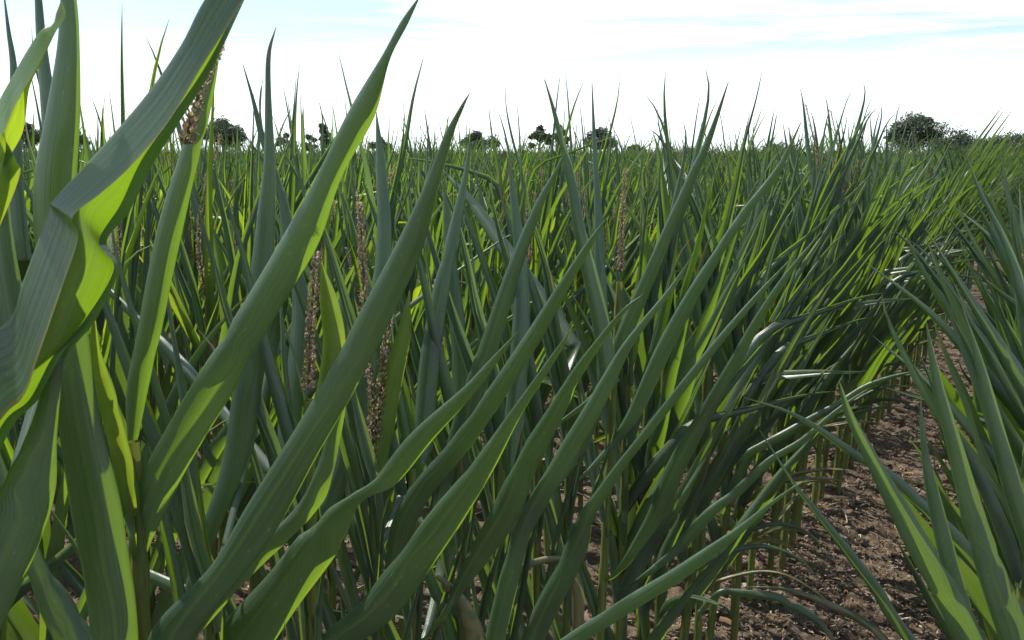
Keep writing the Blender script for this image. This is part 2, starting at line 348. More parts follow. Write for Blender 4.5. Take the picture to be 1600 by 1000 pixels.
def build_litter():
    q = np.random.default_rng(8); VV, FF, CC, b = [], [], [], 0
    pal = [(.17, .12, .07), (.24, .18, .115), (.13, .085, .05), (.30, .25, .18), (.10, .065, .04), (.20, .11, .05)]
    def spot():
        while True:
            s = q.uniform(.8, 1) * 0 + q.exponential(2.6) + .6; off = q.uniform(-.95, .35) if q.uniform() < .72 else q.uniform(-3.5, -.9)
            p = ROW * s + LANE * off
            x, y, d = pix((p[0], p[1], 0.0))
            if d > .3 and -60 < x < 1680 and y < 1090: return p
    for i in range(20000):
        p = spot(); a = q.uniform(0, 6.28); L = q.uniform(.004, .022) if q.uniform() < .93 else q.uniform(.022, .06); wd = q.uniform(.0009, .0028) * (1 if L < .03 else 1.3)
        if i % 130 == 0: L, wd = q.uniform(.03, .075), q.uniform(.003, .007)
        n = 3; t = np.linspace(-.5, .5, n + 1); cur = q.normal() * .8; z0 = q.uniform(.004, .016) + .02 * abs(q.normal()) * (q.uniform() < .2)
        tilt = q.normal() * .28
        cx = np.stack([p[0] + L * t * math.cos(a) - cur * L * t ** 2 * math.sin(a), p[1] + L * t * math.sin(a) + cur * L * t ** 2 * math.cos(a), z0 + L * t * tilt + .25 * L * (.25 - t ** 2) + float(soil_z(p[0], p[1]))], 1)
        sd_ = np.array([-math.sin(a), math.cos(a), q.normal() * .6]) * wd
        V = np.stack([cx - sd_, cx + [0, 0, wd * .7], cx + sd_], 1)
        c = np.array(pal[q.integers(len(pal))]) * q.uniform(.7, 1.25)
        VV.append(V.reshape(-1, 3)); FF.append(grid_faces(n, 2) + b); CC.append(np.tile([*c, 1], (V.shape[0] * 3, 1))); b += V.shape[0] * 3
    tag(obj('straw_litter', make_mesh('straw_litter', np.concatenate(VV), np.concatenate(FF), M_LITTER, col=np.concatenate(CC))), 'short broken straw and leaf litter scattered over the soil', kind='stuff')
    # clods and pale stones
    u = np.linspace(0, math.pi, 6); v = np.linspace(0, 2 * math.pi, 9); VV, FF, CC, b = [], [], [], 0
    for i in range(6500):
        p = spot(); r = q.uniform(.003, .010) if q.uniform() < .9 else q.uniform(.01, .024); sc = q.uniform(.6, 1.3, 3) * r; sc[2] *= .7
        ph = q.uniform(0, 6.28, 6)
        k = 1 + .22 * np.sin(2 * u[:, None] + 3 * v[None] + ph[0]) + .18 * np.sin(3 * u[:, None] - 2 * v[None] + ph[1])
        k[:, -1] = k[:, 0]
        V = np.stack([k * np.sin(u)[:, None] * np.cos(v) * sc[0] + p[0], k * np.sin(u)[:, None] * np.sin(v) * sc[1] + p[1], k * np.cos(u)[:, None] * np.ones(9) * sc[2] + r * .25 + float(soil_z(p[0], p[1]))], -1)
        c = np.array([(.094, .067, .046), (.135, .099, .069), (.072, .051, .036), (.27, .235, .195)][q.choice(4, p=[.4, .3, .22, .08])]) * q.uniform(.8, 1.2)
        VV.append(V.reshape(-1, 3)); FF.append(grid_faces(5, 8) + b); CC.append(np.tile([*c, 1], (54, 1))); b += 54
    tag(obj('soil_clods', make_mesh('soil_clods', np.concatenate(VV), np.concatenate(FF), M_LITTER, col=np.concatenate(CC), smooth=False)), 'small brown clods and pale stones lying on the soil', kind='stuff')
build_litter()

# ------------------------------------------------------------------ foreground plants: blades sighted one by one
class Plant:
    def __init__(self, base, label, H=1.15, top=None, group='maize plants with broad blades in the foreground'):
        self.b = np.array([base[0], base[1], 0.0]); self.rg = np.random.default_rng(int(abs(base[0] * 7919 + base[1] * 104729) * 10) % 99991)
        self.root = bpy.data.objects.new('maize_plant', None); C.objects.link(self.root); self.root.location = self.b; self.root.empty_display_size = .1
        tag(self.root, label, 'maize plant', group)
        top = np.asarray(top) if top is not None else self.b + (0, 0, H)
        t = np.linspace(0, 1, 46)[:, None]; P = self.b + (top - self.b) * t; P[0, 2] = -.015
        P[:, 2] += 0; f = t[:, 0]; z = P[:, 2]; rad = .0120 + (.0062 - .0120) * f
        for zn in np.arange(.2, top[2], .115): rad = rad + .0022 * np.exp(-((z - zn) / .011) ** 2)
        self.axis = P
        g = tube(P - self.b, rad, 10); obj('stem', make_mesh('stem', g.reshape(-1, 3), grid_faces(45, 10), M_STEM), self.root)
    def at(self, z):
        return np.array([np.interp(z, self.axis[:, 2], self.axis[:, k]) for k in range(3)])
    def _add(self, S, mat, nl, nc, label=None):
        V = crom(S, nl + 1); V = np.swapaxes(crom(np.swapaxes(V, 0, 1), nc + 1), 0, 1) if S.shape[1] != nc + 1 else V
        o = obj('leaf', make_mesh('leaf', (V - self.b).reshape(-1, 3), grid_faces(nl, nc), mat, grid_uv(nl, nc)), self.root)
        if label: o['label'] = label
        return o
    def blade(self, st, d0, d1, fold=.55, foldr=None, mat=None, nl=90, nc=16, root=True, wav=.12, dz=None, label=None, phi=None):
        """st: (x, y, width left, width right) sighted from base to tip; d0..d1: distance of base and tip"""
        foldr = fold if foldr is None else foldr
        st = np.asarray(st, float); c = st[:, :2]; seg = np.r_[0, np.cumsum(np.linalg.norm(np.diff(c, axis=0), axis=1))]; f = seg / seg[-1]
        m = 64; cc = crom(st, m); ff = np.interp(np.linspace(0, len(st) - 1, m), np.arange(len(st)), f)
        D = d0 + (d1 - d0) * ff + (np.interp(ff, *dz) if dz else 0)
        T = np.gradient(cc[:, :2], axis=0); T /= np.linalg.norm(T, axis=1)[:, None] + 1e-9; Lf = np.stack([T[:, 1], -T[:, 0]], 1)
        ph = self.rg.uniform(0, 6.28, 2); fr = self.rg.uniform(2, 4); h = nc // 2; G = np.zeros((m, nc + 1, 3))
        ev = lambda v, extra: np.interp(ff, *v) if isinstance(v, tuple) else np.full(m, v + extra) + .10 * np.sin(ff * fr * 4 + ph[0])
        FL, FR = ev(fold, .22), ev(foldr, .05); P0_ = np.radians(np.interp(ff, *phi)) if phi else np.zeros(m)
        tt = (np.arange(nc + 1) - h) / h
        for q in range(3 if len(st) > 5 else 1):
            f0, sg, am = self.rg.uniform(.15, .85), self.rg.uniform(.012, .05), self.rg.uniform(-1, 1)
            g0 = np.exp(-((ff - f0) / sg) ** 2); P0_ = P0_ + math.radians(38) * am * g0; cc[:, 2:] *= (1 - .12 * abs(am) * g0)[:, None]; cc[:, :2] += Lf * (.045 * am * g0 * (cc[:, 2] + cc[:, 3]))[:, None]
        for i in range(m):
            fo = np.where(tt < 0, FL[i], FR[i]); an = P0_[i] + tt * np.radians(np.minimum(60 + fo * 125, 172))
            r = 1 - .14 * np.abs(tt); x = np.sin(an) * r; sl, sr = max(-x.min(), .25), max(x.max(), .25)
            wl, wr = (max(cc[i, q] * max(abs(T[i, 1]), .66), .15) for q in (2, 3)); lat = np.where(x < 0, x * wl / sl, x * wr / sr)
            k = .5 * (wl + wr) * D[i] / FPX; dep = .75 * k * (1 - np.cos(an) * r) + wav * .5 * k * np.sin(ff[i] * fr * 6.28 + ph[1] + 2 * np.sign(tt)) * np.abs(tt)
            for j in range(nc + 1): G[i, j] = PX(cc[i, 0] - Lf[i, 0] * lat[j], cc[i, 1] - Lf[i, 1] * lat[j], D[i] + dep[j])
        if root:
            p0 = G[0].mean(0); ax = self.at(np.clip(p0[2] - .10, .2, self.axis[-1, 2] - .05)); k = np.linspace(-.006, .006, nc + 1)[:, None] * np.array([1, .2, 0])
            r0 = ax + k; r1 = .5 * (ax + G[0]) * [1, 1, 1] + np.array([0, 0, -.01]); G = np.concatenate([[r0], [r1], G])
        return self._add(G, mat or M_LEAF, nl, nc, label)
    def rails(self, rows, mat=None, nl=110, nc=24, label=None, root=True):
        """rows: (distance, [(x, y, extra distance), ...]) with the same number of rails in every row"""
        S = np.array([[PX(x, y, d + e) for x, y, e in r] for d, r in rows])
        S = np.swapaxes(crom(np.swapaxes(S, 0, 1), nc + 1), 0, 1)
        if root:
            ax = self.at(np.clip(S[0].mean(0)[2] - .12, .2, self.axis[-1, 2] - .05)); S = np.concatenate([[ax + np.linspace(-.006, .006, nc + 1)[:, None] * np.array([1, .2, 0])], S])
        return self._add(S, mat or M_LEAF, nl, nc, label)
    def tassel(self, paths, dens=1.0):
        V, F, CO = tassel_arrays(self.rg, [[PX(*p) - self.b for p in P] for P in paths], dens, 1.2); obj('tassel', make_mesh('tassel', V, F, M_TASSEL, col=CO), self.root)
    def filler(self, specs):
        """further leaves: (height, azimuth from lane side in degrees, length, half width, start lean, bend)"""
        for z, az, L, wd, th0, bend in specs:
            a = math.atan2(LANE[1], LANE[0]) + R(az); V = leaf_grid(self.rg, L, wd * 1.25, th0, bend, a, .5, 2.5, self.rg.normal() * .4, 18, 8, None, .2)
            V = V + (self.at(z) - self.b); obj('leaf', make_mesh('leaf', V.reshape(-1, 3), grid_faces(18, 8), M_DRY if z < .4 else M_LEAF, grid_uv(18, 8)), self.root)
def r1(s): return row_xy(1, s)
BACK = [(.35, 170, .5, .02, .8, .9), (.5, 185, .6, .03, .35, .2), (.75, 165, .62, .034, .3, .1), (.95, 190, .6, .034, .25, .1), (.42, 150, .5, .026, .3, .3), (.58, 20, .48, .022, .16, .1), (.62, 215, .6, .03, .22, .2), (.85, 150, .62, .032, .2, .1), (.72, -20, .42, .022, .12, .1), (1.02, 205, .5, .03, .15, .1)]

P0 = Plant(r1(.17), 'maize plant at the left edge with a glowing yellow-green curled blade', 1.2)
P0.rails([(.66, [(-60, 250, .03), (-70, 300, 0), (-20, 330, 0), (10, 330, .02)]),
          (.63, [(-4, 218, -.012), (-6, 166, .002), (10, 215, .012), (2, 272, .035)]),
          (.62, [(20, 172, -.012), (18, 122, .002), (30, 160, .012), (35, 208, .035)]),
          (.61, [(40, 136, -.010), (36, 90, .002), (40, 110, .02), (46, 138, .010)]),
          (.60, [(62, 98, -.004), (62, 50, .002), (68, 70, .008), (66, 95, .006)]),
          (.60, [(84, 54, -.002), (82, 38, .002), (84, 45, .005), (86, 52, .004)]),
          (.60, [(101, 28, -.002), (88, 20, .002), (95, 22, .004), (102, 24, .003)]),
          (.60, [(96, 4, 0), (94, 4, .001), (95, 4, .001), (96, 3, 0)])], M_YOUNG_LIT, label='yellow-green curled blade lit through from behind')
P0.blade([(-70, 1015, 55, 60), (0, 890, 60, 45), (45, 770, 52, 43), (68, 680, 26, 22), (80, 610, 15, 15), (96, 520, 8, 8), (110, 450, 1, 1)], .70, .66, .35)
P0.blade([(40, 420, 22, 12), (28, 300, 18, 10), (25, 200, 12, 8), (22, 105, 7, 5), (14, 50, 4, 3), (6, -10, 1, 1)], .80, .80, .8)
P0.blade([(20, 520, 22, 30), (0, 400, 20, 26), (-8, 300, 16, 20), (-14, 200, 8, 10), (-20, 90, 1, 1)], .76, .76, .5)
P0.filler([(.4, 180, .5, .03, .4, .3), (.6, 170, .6, .03, .3, .1)])

P1 = Plant(r1(.31), 'maize plant at left whose huge grey-green blade unrolls to a yellow inside', 1.2)
P1.rails([(.70, [(-150, 900, -.01), (-170, 840, 0), (-120, 870, 0.010), (-70, 900, 0.041), (-75, 900, 0.023)]),
          (.66, [(-10, 672, -.012), (-50, 560, .006), (-10, 640, 0.010), (6, 690, 0.041), (-6, 682, 0.023)]),
          (.64, [(36, 620, -.014), (14, 500, .006), (40, 560, 0.010), (62, 618, 0.041), (46, 624, 0.023)]),
          (.63, [(60, 556, -.014), (36, 440, .006), (80, 520, 0.011), (112, 545, 0.043), (84, 555, 0.025)]),
          (.62, [(96, 452, -.014), (58, 380, .004), (110, 440, 0.012), (152, 492, 0.046), (132, 500, 0.028)]),
          (.61, [(122, 372, -.014), (78, 326, .004), (130, 380, 0.012), (182, 418, 0.046), (178, 420, 0.028)]),
          (.605, [(114, 338, -.016), (82, 314, .002), (130, 330, 0.012), (166, 374, 0.046), (154, 378, 0.028)]),
          (.60, [(160, 300, -.015), (128, 264, .002), (170, 280, 0.012), (202, 328, 0.046), (188, 320, 0.028)]),
          (.59, [(206, 258, -.013), (180, 206, .002), (210, 230, 0.010), (238, 258, 0.041), (220, 252, 0.023)]),
          (.575, [(262, 192, -.010), (238, 136, .002), (258, 160, 0.008), (278, 194, 0.03), (264, 188, 0.012)]),
          (.56, [(318, 100, -.006), (284, 68, .002), (305, 80, 0.005), (330, 108, 0.019), (321, 104, 0.001)]),
          (.545, [(374, 10, -.004), (322, -4, .002), (350, 0, 0.003), (378, 6, 0.014), (373, 6, -0.004)]),
          (.53, [(420, -90, -.001), (396, -100, .001), (405, -95, 0.001), (424, -92, 0.005), (422, -91, -0.013)])], label='huge grey-green blade with a kinked fold showing its lit yellow inside')
P1.blade([(182, 1060, 40, 34), (178, 960, 40, 36), (150, 800, 40, 42), (122, 660, 32, 36), (104, 520, 30, 34), (92, 400, 36, 34), (88, 290, 36, 32), (98, 180, 27, 28), (108, 80, 20, 17), (108, 0, 14, 12), (100, -90, 3, 3)], .80, .70, ([0, .12, .2, .45, .6, 1], [.3, .3, .8, .8, .5, .8]), .3)
P1.blade([(140, 1040, 36, 34), (90, 945, 34, 28), (58, 885, 20, 18), (25, 800, 14, 14), (-8, 700, 6, 6), (-30, 610, 1, 1)], .84, .86, .35)
P1.blade([(100, 480, 16, 16), (90, 330, 17, 17), (76, 180, 12, 14), (66, 80, 9, 9), (60, 0, 6, 6), (54, -70, 1, 1)], .92, .95, .7)
P1.filler([(.5, 175, .6, .03, .35, .3), (.7, 190, .6, .03, .3, .1)])
P1.tassel([[(30, 560, .80), (20, 470, .80), (6, 370, .80)]])

P2 = Plant(r1(.445), 'maize plant at left with a leaf collar, tassel and tall blade reaching the top edge', top=PX(208, 690, .87))
P2.blade([(204, 905, 6, 14), (212, 840, 10, 26), (240, 755, 24, 40), (290, 668, 30, 40), (352, 568, 32, 40), (410, 468, 26, 36), (470, 362, 24, 38), (524, 268, 26, 14), (566, 172, 20, 24), (606, 92, 12, 4), (634, 36, 9, 4), (656, -6, 1, 1)], .90, .68, ([0, .08, .33, .42, .52, .60, .80, .88, 1], [.1, -.15, -.1, .85, .85, .3, .3, .8, .8]), .6)
P2.blade([(252, 1050, 30, 40), (272, 985, 34, 40), (345, 890, 20, 40), (405, 800, 26, 45), (470, 700, 28, 34), (545, 585, 34, 24), (600, 475, 30, 22), (640, 385, 22, 22), (672, 300, 14, 12), (702, 212, 8, 6), (722, 168, 4, 3), (734, 145, .6, .6)], .84, .66, .45, .8)
P2.blade([(207, 690, 8, 8), (214, 610, 17, 17), (232, 520, 18, 20), (250, 430, 20, 20), (270, 340, 20, 20), (292, 260, 17, 16), (312, 190, 15, 14), (330, 125, 9, 8), (344, 70, 1, 1)], .88, .82, ([0, 1], [.15, .3]), .2)
P2.blade([(203, 812, 8, 10), (204, 762, 22, 15), (186, 690, 18, 14), (166, 610, 18, 14), (150, 550, 12, 8), (147, 497, 2, 2)], .87, .83, .5, .3, M_YOUNG_LIT)
P2.blade([(300, 985, 10, 16), (370, 900, 10, 22), (430, 838, 12, 26), (480, 785, 12, 26), (505, 730, 10, 18), (525, 660, 8, 12), (545, 600, .6, .6)], .90, .84, .1, .0, wav=.5)
P2.tassel([[(289, 225, .80), (306, 160, .80), (345, 68, .80)]], 1.4)
P2.filler(BACK[:2])

P3 = Plant(r1(.56), 'maize plant whose low foreground blade twists once, left of centre', 1.1)
P3.blade([(345, 1040, 36, 60), (385, 985, 44, 60), (445, 912, 38, 48), (512, 828, 36, 42), (556, 785, 22, 10), (582, 768, 20, 8), (606, 748, 22, 20), (660, 684, 24, 20), (730, 612, 14, 14), (785, 548, 6, 6), (812, 515, .6, .6)], 1.0, .80, ([0, .3, .45, .6, 1], [.5, .3, .2, .4, .8]), ([0, .3, .45, .6, 1], [.3, .2, .2, .3, .8]), wav=.3, phi=([0, .36, .44, .52, .6, 1], [0, -10, -60, -75, 0, 0]))
P3.blade([(285, 960, 8, 10), (325, 830, 12, 16), (365, 720, 18, 22), (385, 600, 20, 27), (405, 480, 22, 24), (412, 400, 18, 18), (417, 325, 14, 14), (421, 250, 9, 9), (419, 150, 5, 5), (420, 85, 3.5, 3.5), (431, 43, .6, .6)], 1.05, 1.0, .7, wav=.2)
P3.blade([(436, 480, 12, 14), (448, 360, 10, 10), (432, 280, 7, 7), (410, 215, 5.5, 5.5), (396, 158, 3, 3), (380, 102, .6, .6)], 1.2, 1.2, .8)
P3.filler(BACK)

P4 = Plant(r1(.68), 'maize plant with a slim pinkish tassel standing left of the crossing blades', top=PX(483, 625, 1.02))
P4.blade([(490, 1030, 20, 40), (520, 1000, 26, 40), (585, 950, 32, 44), (650, 868, 30, 38), (700, 800, 27, 34), (752, 728, 17, 24), (805, 645, 9, 12), (850, 580, 7, 8), (880, 535, 4, 4), (893, 512, .6, .6)], 1.08, .86, .4, .3)
P4.blade([(470, 720, 12, 14), (505, 620, 14, 22), (520, 540, 16, 20), (512, 470, 12, 16), (502, 410, 1, 1)], 1.08, 1.05, .5, mat=M_YOUNG_LIT)
P4.blade([(505, 810, 14, 16), (545, 690, 22, 22), (565, 600, 22, 22), (585, 500, 17, 17), (600, 380, 12, 12), (595, 260, 8, 8), (588, 175, .6, .6)], 1.2, 1.25, .6)
P4.tassel([[(482, 610, 1.03), (486, 500, 1.02), (493, 395, 1.02)]], 1.3)
P4.blade([(430, 745, 13, 13), (310, 600, 14, 14), (255, 538, 12, 12), (168, 452, 7, 7), (125, 405, .6, .6)], 1.25, 1.55, .6)
P4.blade([(375, 968, 15, 15), (290, 925, 17, 17), (215, 890, 13, 13), (150, 850, 3, 3)], 1.25, 1.4, .5)
P4.blade([(455, 800, 14, 14), (452, 660, 18, 18), (468, 560, 18, 18), (470, 470, 14, 14), (456, 390, 8, 8), (448, 300, .6, .6)], 1.25, 1.3, .6)
P4.filler(BACK)

P5 = Plant(r1(.80), 'maize plant with three pinkish tassel spikes in the middle of the left half', top=PX(583, 730, 1.15))
P5.blade([(580, 800, 8, 12), (592, 690, 14, 20), (610, 600, 14, 18), (628, 520, 8, 14), (640, 454, .6, .6)], 1.16, 1.13, .5, mat=M_YOUNG_LIT)
P5.blade([(612, 880, 10, 22), (625, 820, 14, 24), (655, 765, 18, 26), (714, 699, 20, 22), (765, 630, 18, 18), (830, 530, 14, 16), (885, 440, 10, 10), (925, 375, 6, 6), (950, 338, .6, .6)], 1.15, .96, .6, .4, wav=.3)
P5.blade([(565, 790, 22, 20), (548, 700, 20, 20), (535, 600, 16, 16), (532, 520, 10, 10), (538, 420, .6, .6)], 1.22, 1.3, .5)
P5.tassel([[(580, 715, 1.15), (583, 640, 1.15), (577, 568, 1.15)], [(588, 690, 1.15), (600, 560, 1.14), (622, 440, 1.14)], [(574, 560, 1.16), (567, 420, 1.16), (562, 318, 1.16)]], 1.25)
P5.blade([(660, 700, 16, 16), (672, 560, 16, 16), (690, 450, 13, 13), (712, 350, 9, 9), (728, 270, 4, 4), (735, 215, .6, .6)], 1.3, 1.35, .65)
P5.filler(BACK)

P6 = Plant(r1(.92), 'maize plant with two long parallel blades rising right, brown at one tip', 1.1)
P6.blade([(702, 945, 6, 8), (722, 905, 10, 16), (745, 865, 15, 25), (785, 800, 20, 30), (825, 720, 22, 20), (865, 650, 16, 16), (900, 585, 10, 12), (935, 535, 7, 8), (975, 485, 4, 5), (1006, 459, .6, .6)], 1.22, 1.02, .6, .5)
P6.blade([(690, 760, 10, 12), (730, 640, 18, 18), (765, 540, 16, 16), (800, 430, 12, 12), (838, 330, 8, 8), (868, 270, 4, 4), (885, 235, .6, .6)], 1.3, 1.2, .7)
P6.blade([(700, 860, 14, 14), (715, 720, 16, 16), (722, 600, 15, 15), (712, 480, 12, 12), (700, 360, 7, 7), (694, 270, .6, .6)], 1.45, 1.5, .6)
P6.filler(BACK)
P7 = Plant(r1(1.04), 'maize plant with a torn leaf stub and a blade sweeping low to the right', 1.1)
P7.blade([(770, 1010, 16, 16), (798, 895, 16, 16), (815, 832, 14, 15), (838, 780, 12, 22), (880, 715, 16, 18), (931, 631, 15, 15), (975, 548, 9, 10), (1010, 500, 7, 7), (1050, 450, 5, 5), (1085, 395, .6, .6)], 1.32, 1.15, .6)
P7.blade([(820, 1060, 26, 20), (890, 1005, 20, 16), (940, 972, 20, 18), (997, 936, 20, 18), (1052, 902, 18, 18), (1102, 868, 16, 15), (1152, 831, 10, 10), (1205, 787, 5, 5), (1240, 762, 3, 3), (1264, 748, .6, .6)], 1.2, 1.0, .5)
P7.blade([(742, 1020, 18, 20), (738, 985, 14, 18), (722, 945, 11, 14), (700, 915, 9, 9), (682, 900, 5, 5)], 1.25, 1.22, .8, mat=M_DRY, label='torn brownish leaf stub')
P7.filler(BACK)
P8 = Plant(r1(1.16), 'maize plant with a broad grey blade creased near its base, centre right', 1.1)
P8.blade([(826, 1010, 16, 20), (852, 950, 18, 22), (886, 885, 18, 22), (905, 838, 16, 20), (920, 805, 16, 10), (945, 764, 11, 12), (970, 727, 9, 10), (1015, 670, 9, 9), (1070, 600, 9, 9), (1130, 525, 8, 8), (1190, 455, 5, 5), (1240, 400, .6, .6)], 1.42, 1.2, .6, wav=.3)
P8.blade([(800, 850, 10, 12), (800, 700, 14, 16), (812, 560, 15, 15), (815, 440, 12, 12), (805, 330, 7, 7), (795, 250, .6, .6)], 1.5, 1.5, .7)
P8.filler(BACK)
P9 = Plant(r1(1.28), 'maize plant with an upright blade ending in a hooked tip above the horizon', 1.1)
P9.blade([(905, 700, 12, 12), (950, 590, 14, 14), (985, 500, 13, 13), (1022, 414, 11, 11), (1046, 356, 9, 10), (1068, 306, 8, 9), (1088, 260, 7, 8), (1103, 230, 6, 6), (1120, 183, 3.5, 3.5), (1138, 128, .6, .6)], 1.6, 1.42, .7)
P9.blade([(952, 600, 14, 14), (938, 500, 14, 14), (914, 395, 11, 11), (905, 355, 9, 9), (891, 278, 8, 8), (876, 214, 5, 5), (864, 168, 3, 3), (851, 124, .6, .6)], 1.5, 1.45, .6)
P9.blade([(900, 545, 13, 13), (850, 470, 15, 15), (790, 390, 14, 14), (740, 320, 10, 10), (700, 275, 3, 3), (688, 260, .6, .6)], 1.75, 2.0, .65)
P9.filler(BACK)
P10 = Plant(r1(1.40), 'maize plant with a withered leaf broken over into a hook near the ground', 1.1)
P10.blade([(903, 1010, 9, 11), (904, 960, 10, 10), (902, 918, 10, 10), (892, 888, 10, 9), (872, 874, 8, 9), (840, 877, 9, 8), (809, 889, 7, 7), (772, 892, 1, 1)], 1.62, 1.55, 1.0, mat=M_DRY, wav=.6, label='withered grey-brown leaf broken into a hook')
P10.blade([(968, 680, 8, 8), (990, 640, 8, 16), (1040, 540, 14, 14), (1091, 445, 11, 12), (1148, 356, 9, 9), (1175, 318, 8, 8), (1205, 280, 7, 10), (1226, 248, 5, 4), (1252, 190, .6, .6)], 1.68, 1.45, .6)
P10.blade([(945, 600, 12, 12), (940, 480, 10, 10), (937, 390, 9, 9), (934, 320, 6, 6), (929, 230, 3.5, 3.5), (925, 130, .6, .6)], 1.7, 1.72, .8)
P10.filler(BACK)
P11 = Plant(r1(1.52), 'maize plant with one reddish tassel spike standing above the blades, right of centre', top=PX(968, 440, 1.72))
P11.blade([(984, 868, 8, 10), (1025, 802, 14, 16), (1058, 725, 16, 17), (1102, 648, 14, 14), (1145, 570, 10, 12), (1184, 500, 8, 9), (1230, 430, 6, 6), (1285, 360, .6, .6)], 1.74, 1.5, .6)
P11.blade([(1020, 890, 8, 8), (1058, 857, 10, 12), (1108, 802, 12, 14), (1146, 774, 12, 12), (1200, 722, 9, 10), (1250, 690, 7, 8), (1310, 640, 5, 5), (1360, 605, .6, .6)], 1.75, 1.55, .7, wav=.4)
P11.tassel([[(970, 425, 1.72), (972, 345, 1.72), (978, 264, 1.72)]], 1.3)
P11.filler(BACK[:3])

P12 = Plant(r1(2.2), 'maize plant with two limp lower leaves drooping onto the lane soil', 1.15)
P12.blade([(1092, 958, 5, 5), (1112, 938, 7, 7), (1130, 923, 6, 8), (1165, 927, 9, 10), (1212, 934, 12, 10), (1235, 946, 7, 11), (1257, 955, 10, 8), (1285, 978, 6, 6), (1310, 1012, 4, 4)], 2.40, 2.25, .5, mat=M_LEAF, wav=.9)
P12.blade([(1135, 725, 8, 8), (1200, 692, 10, 11), (1255, 662, 10, 10), (1300, 638, 10, 9), (1345, 610, 9, 10), (1372, 597, 7, 6), (1400, 587, 4, 4), (1453, 576, .6, .6)], 2.35, 2.2, .7, wav=.6)
P12.filler([(.3, 10, .4, .016, .8, 1.6), (.42, 180, .5, .03, .5, .5), (.55, 0, .6, .036, .5, .25), (.66, 185, .6, .036, .3, .2), (.78, 5, .66, .038, .5, .15), (.88, 175, .6, .036, .25, .1), (.98, 8, .6, .036, .38, .1), (1.08, 182, .5, .034, .15, .1)])

# the row at the right edge, its blades reaching left over the lane
def r0(s): return row_xy(-.06, s)
G0 = 'maize plants at the right edge reaching over the lane'
Q0 = Plant(r0(1.15), 'maize plant off the lower right corner with three bold upright blades', .95, group=G0)
Q0.blade([(1560, 1075, 26, 26), (1516, 1000, 25, 25), (1486, 938, 25, 24), (1432, 846, 22, 21), (1378, 746, 15, 14), (1330, 655, 8, 8), (1311, 595, .6, .6)], 1.12, 1.0, .6)
Q0.blade([(1620, 1080, 26, 28), (1588, 1000, 26, 26), (1564, 935, 25, 25), (1524, 820, 20, 21), (1492, 700, 13, 14), (1465, 598, 9, 8), (1447, 503, .6, .6)], 1.12, 1.05, .5)
Q0.blade([(1530, 1060, 18, 18), (1502, 950, 16, 16), (1476, 850, 14, 14), (1457, 770, 11, 11), (1444, 700, 6, 6), (1438, 618, .6, .6)], 1.25, 1.2, .7)
Q1 = Plant(r0(1.32), 'maize plant at lower right with long folded blades pointing left across the lane', .95, group=G0)
Q1.blade([(1470, 1060, 12, 12), (1400, 972, 11, 12), (1366, 916, 10, 11), (1330, 868, 11, 9), (1275, 800, 6, 7), (1240, 755, 4, 4), (1187, 672, .6, .6)], 1.35, 1.3, .8)
Q1.blade([(1620, 985, 14, 14), (1534, 890, 15, 15), (1486, 832, 15, 15), (1438, 788, 14, 14), (1390, 743, 12, 12), (1330, 706, 9, 10), (1270, 664, 6, 6), (1222, 640, 3.5, 3.5), (1162, 621, .6, .6)], 1.45, 1.35, .8)
Q1.blade([(1640, 930, 20, 22), (1594, 800, 17, 18), (1564, 700, 14, 15), (1534, 580, 8, 8), (1504, 480, .6, .6)], 1.3, 1.25, .6)
Q1.blade([(1440, 1080, 8, 8), (1385, 1005, 9, 10), (1359, 979, 9, 10), (1310, 951, 8, 9), (1233, 922, 5, 5), (1163, 917, .6, .6)], 1.9, 1.95, .7, mat=M_DRY, wav=.5, label='limp drooping blade close to the soil')
Q2 = Plant(r0(1.62), 'maize plant at the right edge with slender blades over the soil', .95, group=G0)
Q2.blade([(1650, 700, 18, 18), (1600, 605, 15, 16), (1572, 555, 13, 13), (1542, 510, 10, 11), (1512, 462, 7, 8), (1482, 414, 4, 4), (1446, 357, .6, .6)], 1.55, 1.5, .7)
Q2.blade([(1640, 700, 10, 10), (1600, 645, 9, 9), (1566, 588, 8, 8), (1542, 540, 7, 7), (1518, 504, 5, 5), (1494, 462, 3.5, 3.5), (1453, 411, .6, .6)], 1.62, 1.6, .8)
Q2.blade([(1640, 560, 14, 14), (1600, 468, 11, 12), (1585, 418, 8, 9), (1568, 372, 6, 6), (1531, 298, 3.5, 3.5), (1512, 248, .6, .6)], 1.6, 1.55, .7)

# ------------------------------------------------------------------ the rest of the field
rgP = np.random.default_rng(42)
EDGE = [plant_parts(rgP, True, tassel=(i == 3)) for i in range(7)]
INNER = [plant_parts(rgP, False, tassel=(i % 2 == 0)) for i in range(9)]
EDGE_ONE = [merged(p, 'maize_plant') for p in EDGE]; INNER_ONE = [merged(p, 'maize_plant') for p in INNER]
AZ = math.atan2(LANE[1], LANE[0])
cands = []
rq = np.random.default_rng(77)
def in_view(x, y, margin=.35):
    d = y * math.cos(PITCH) + .3; return d > .3 and abs(x) < (.60 * d + margin)
for k in range(0, 40):
    kk = -.06 if k == 0 else k
    for s in np.arange({0: 1.9, 1: 1.64}.get(k, -6), 30, .135):
        s2 = s + rq.normal() * .018; p = row_xy(kk, s2) + LANE * rq.normal() * .02; d = float(np.hypot(*p)); r = rq.integers(1 << 30); sc = rq.uniform(.9, 1.1)
        if rq.uniform() < .05 or (k == 1 and abs(s2 - 2.2) < .065): continue
        if p[1] < .25 or d > 27: continue
        cands.append((d, k, s2, p, int(r), sc))
vis = sorted([c for c in cands if in_view(c[3][0], c[3][1]) and c[0] > .9], key=lambda c: c[0])
N_IND = 284
ind = vis[:N_IND]; ids = set(id(c) for c in ind); rest = [c for c in cands if id(c) not in ids]
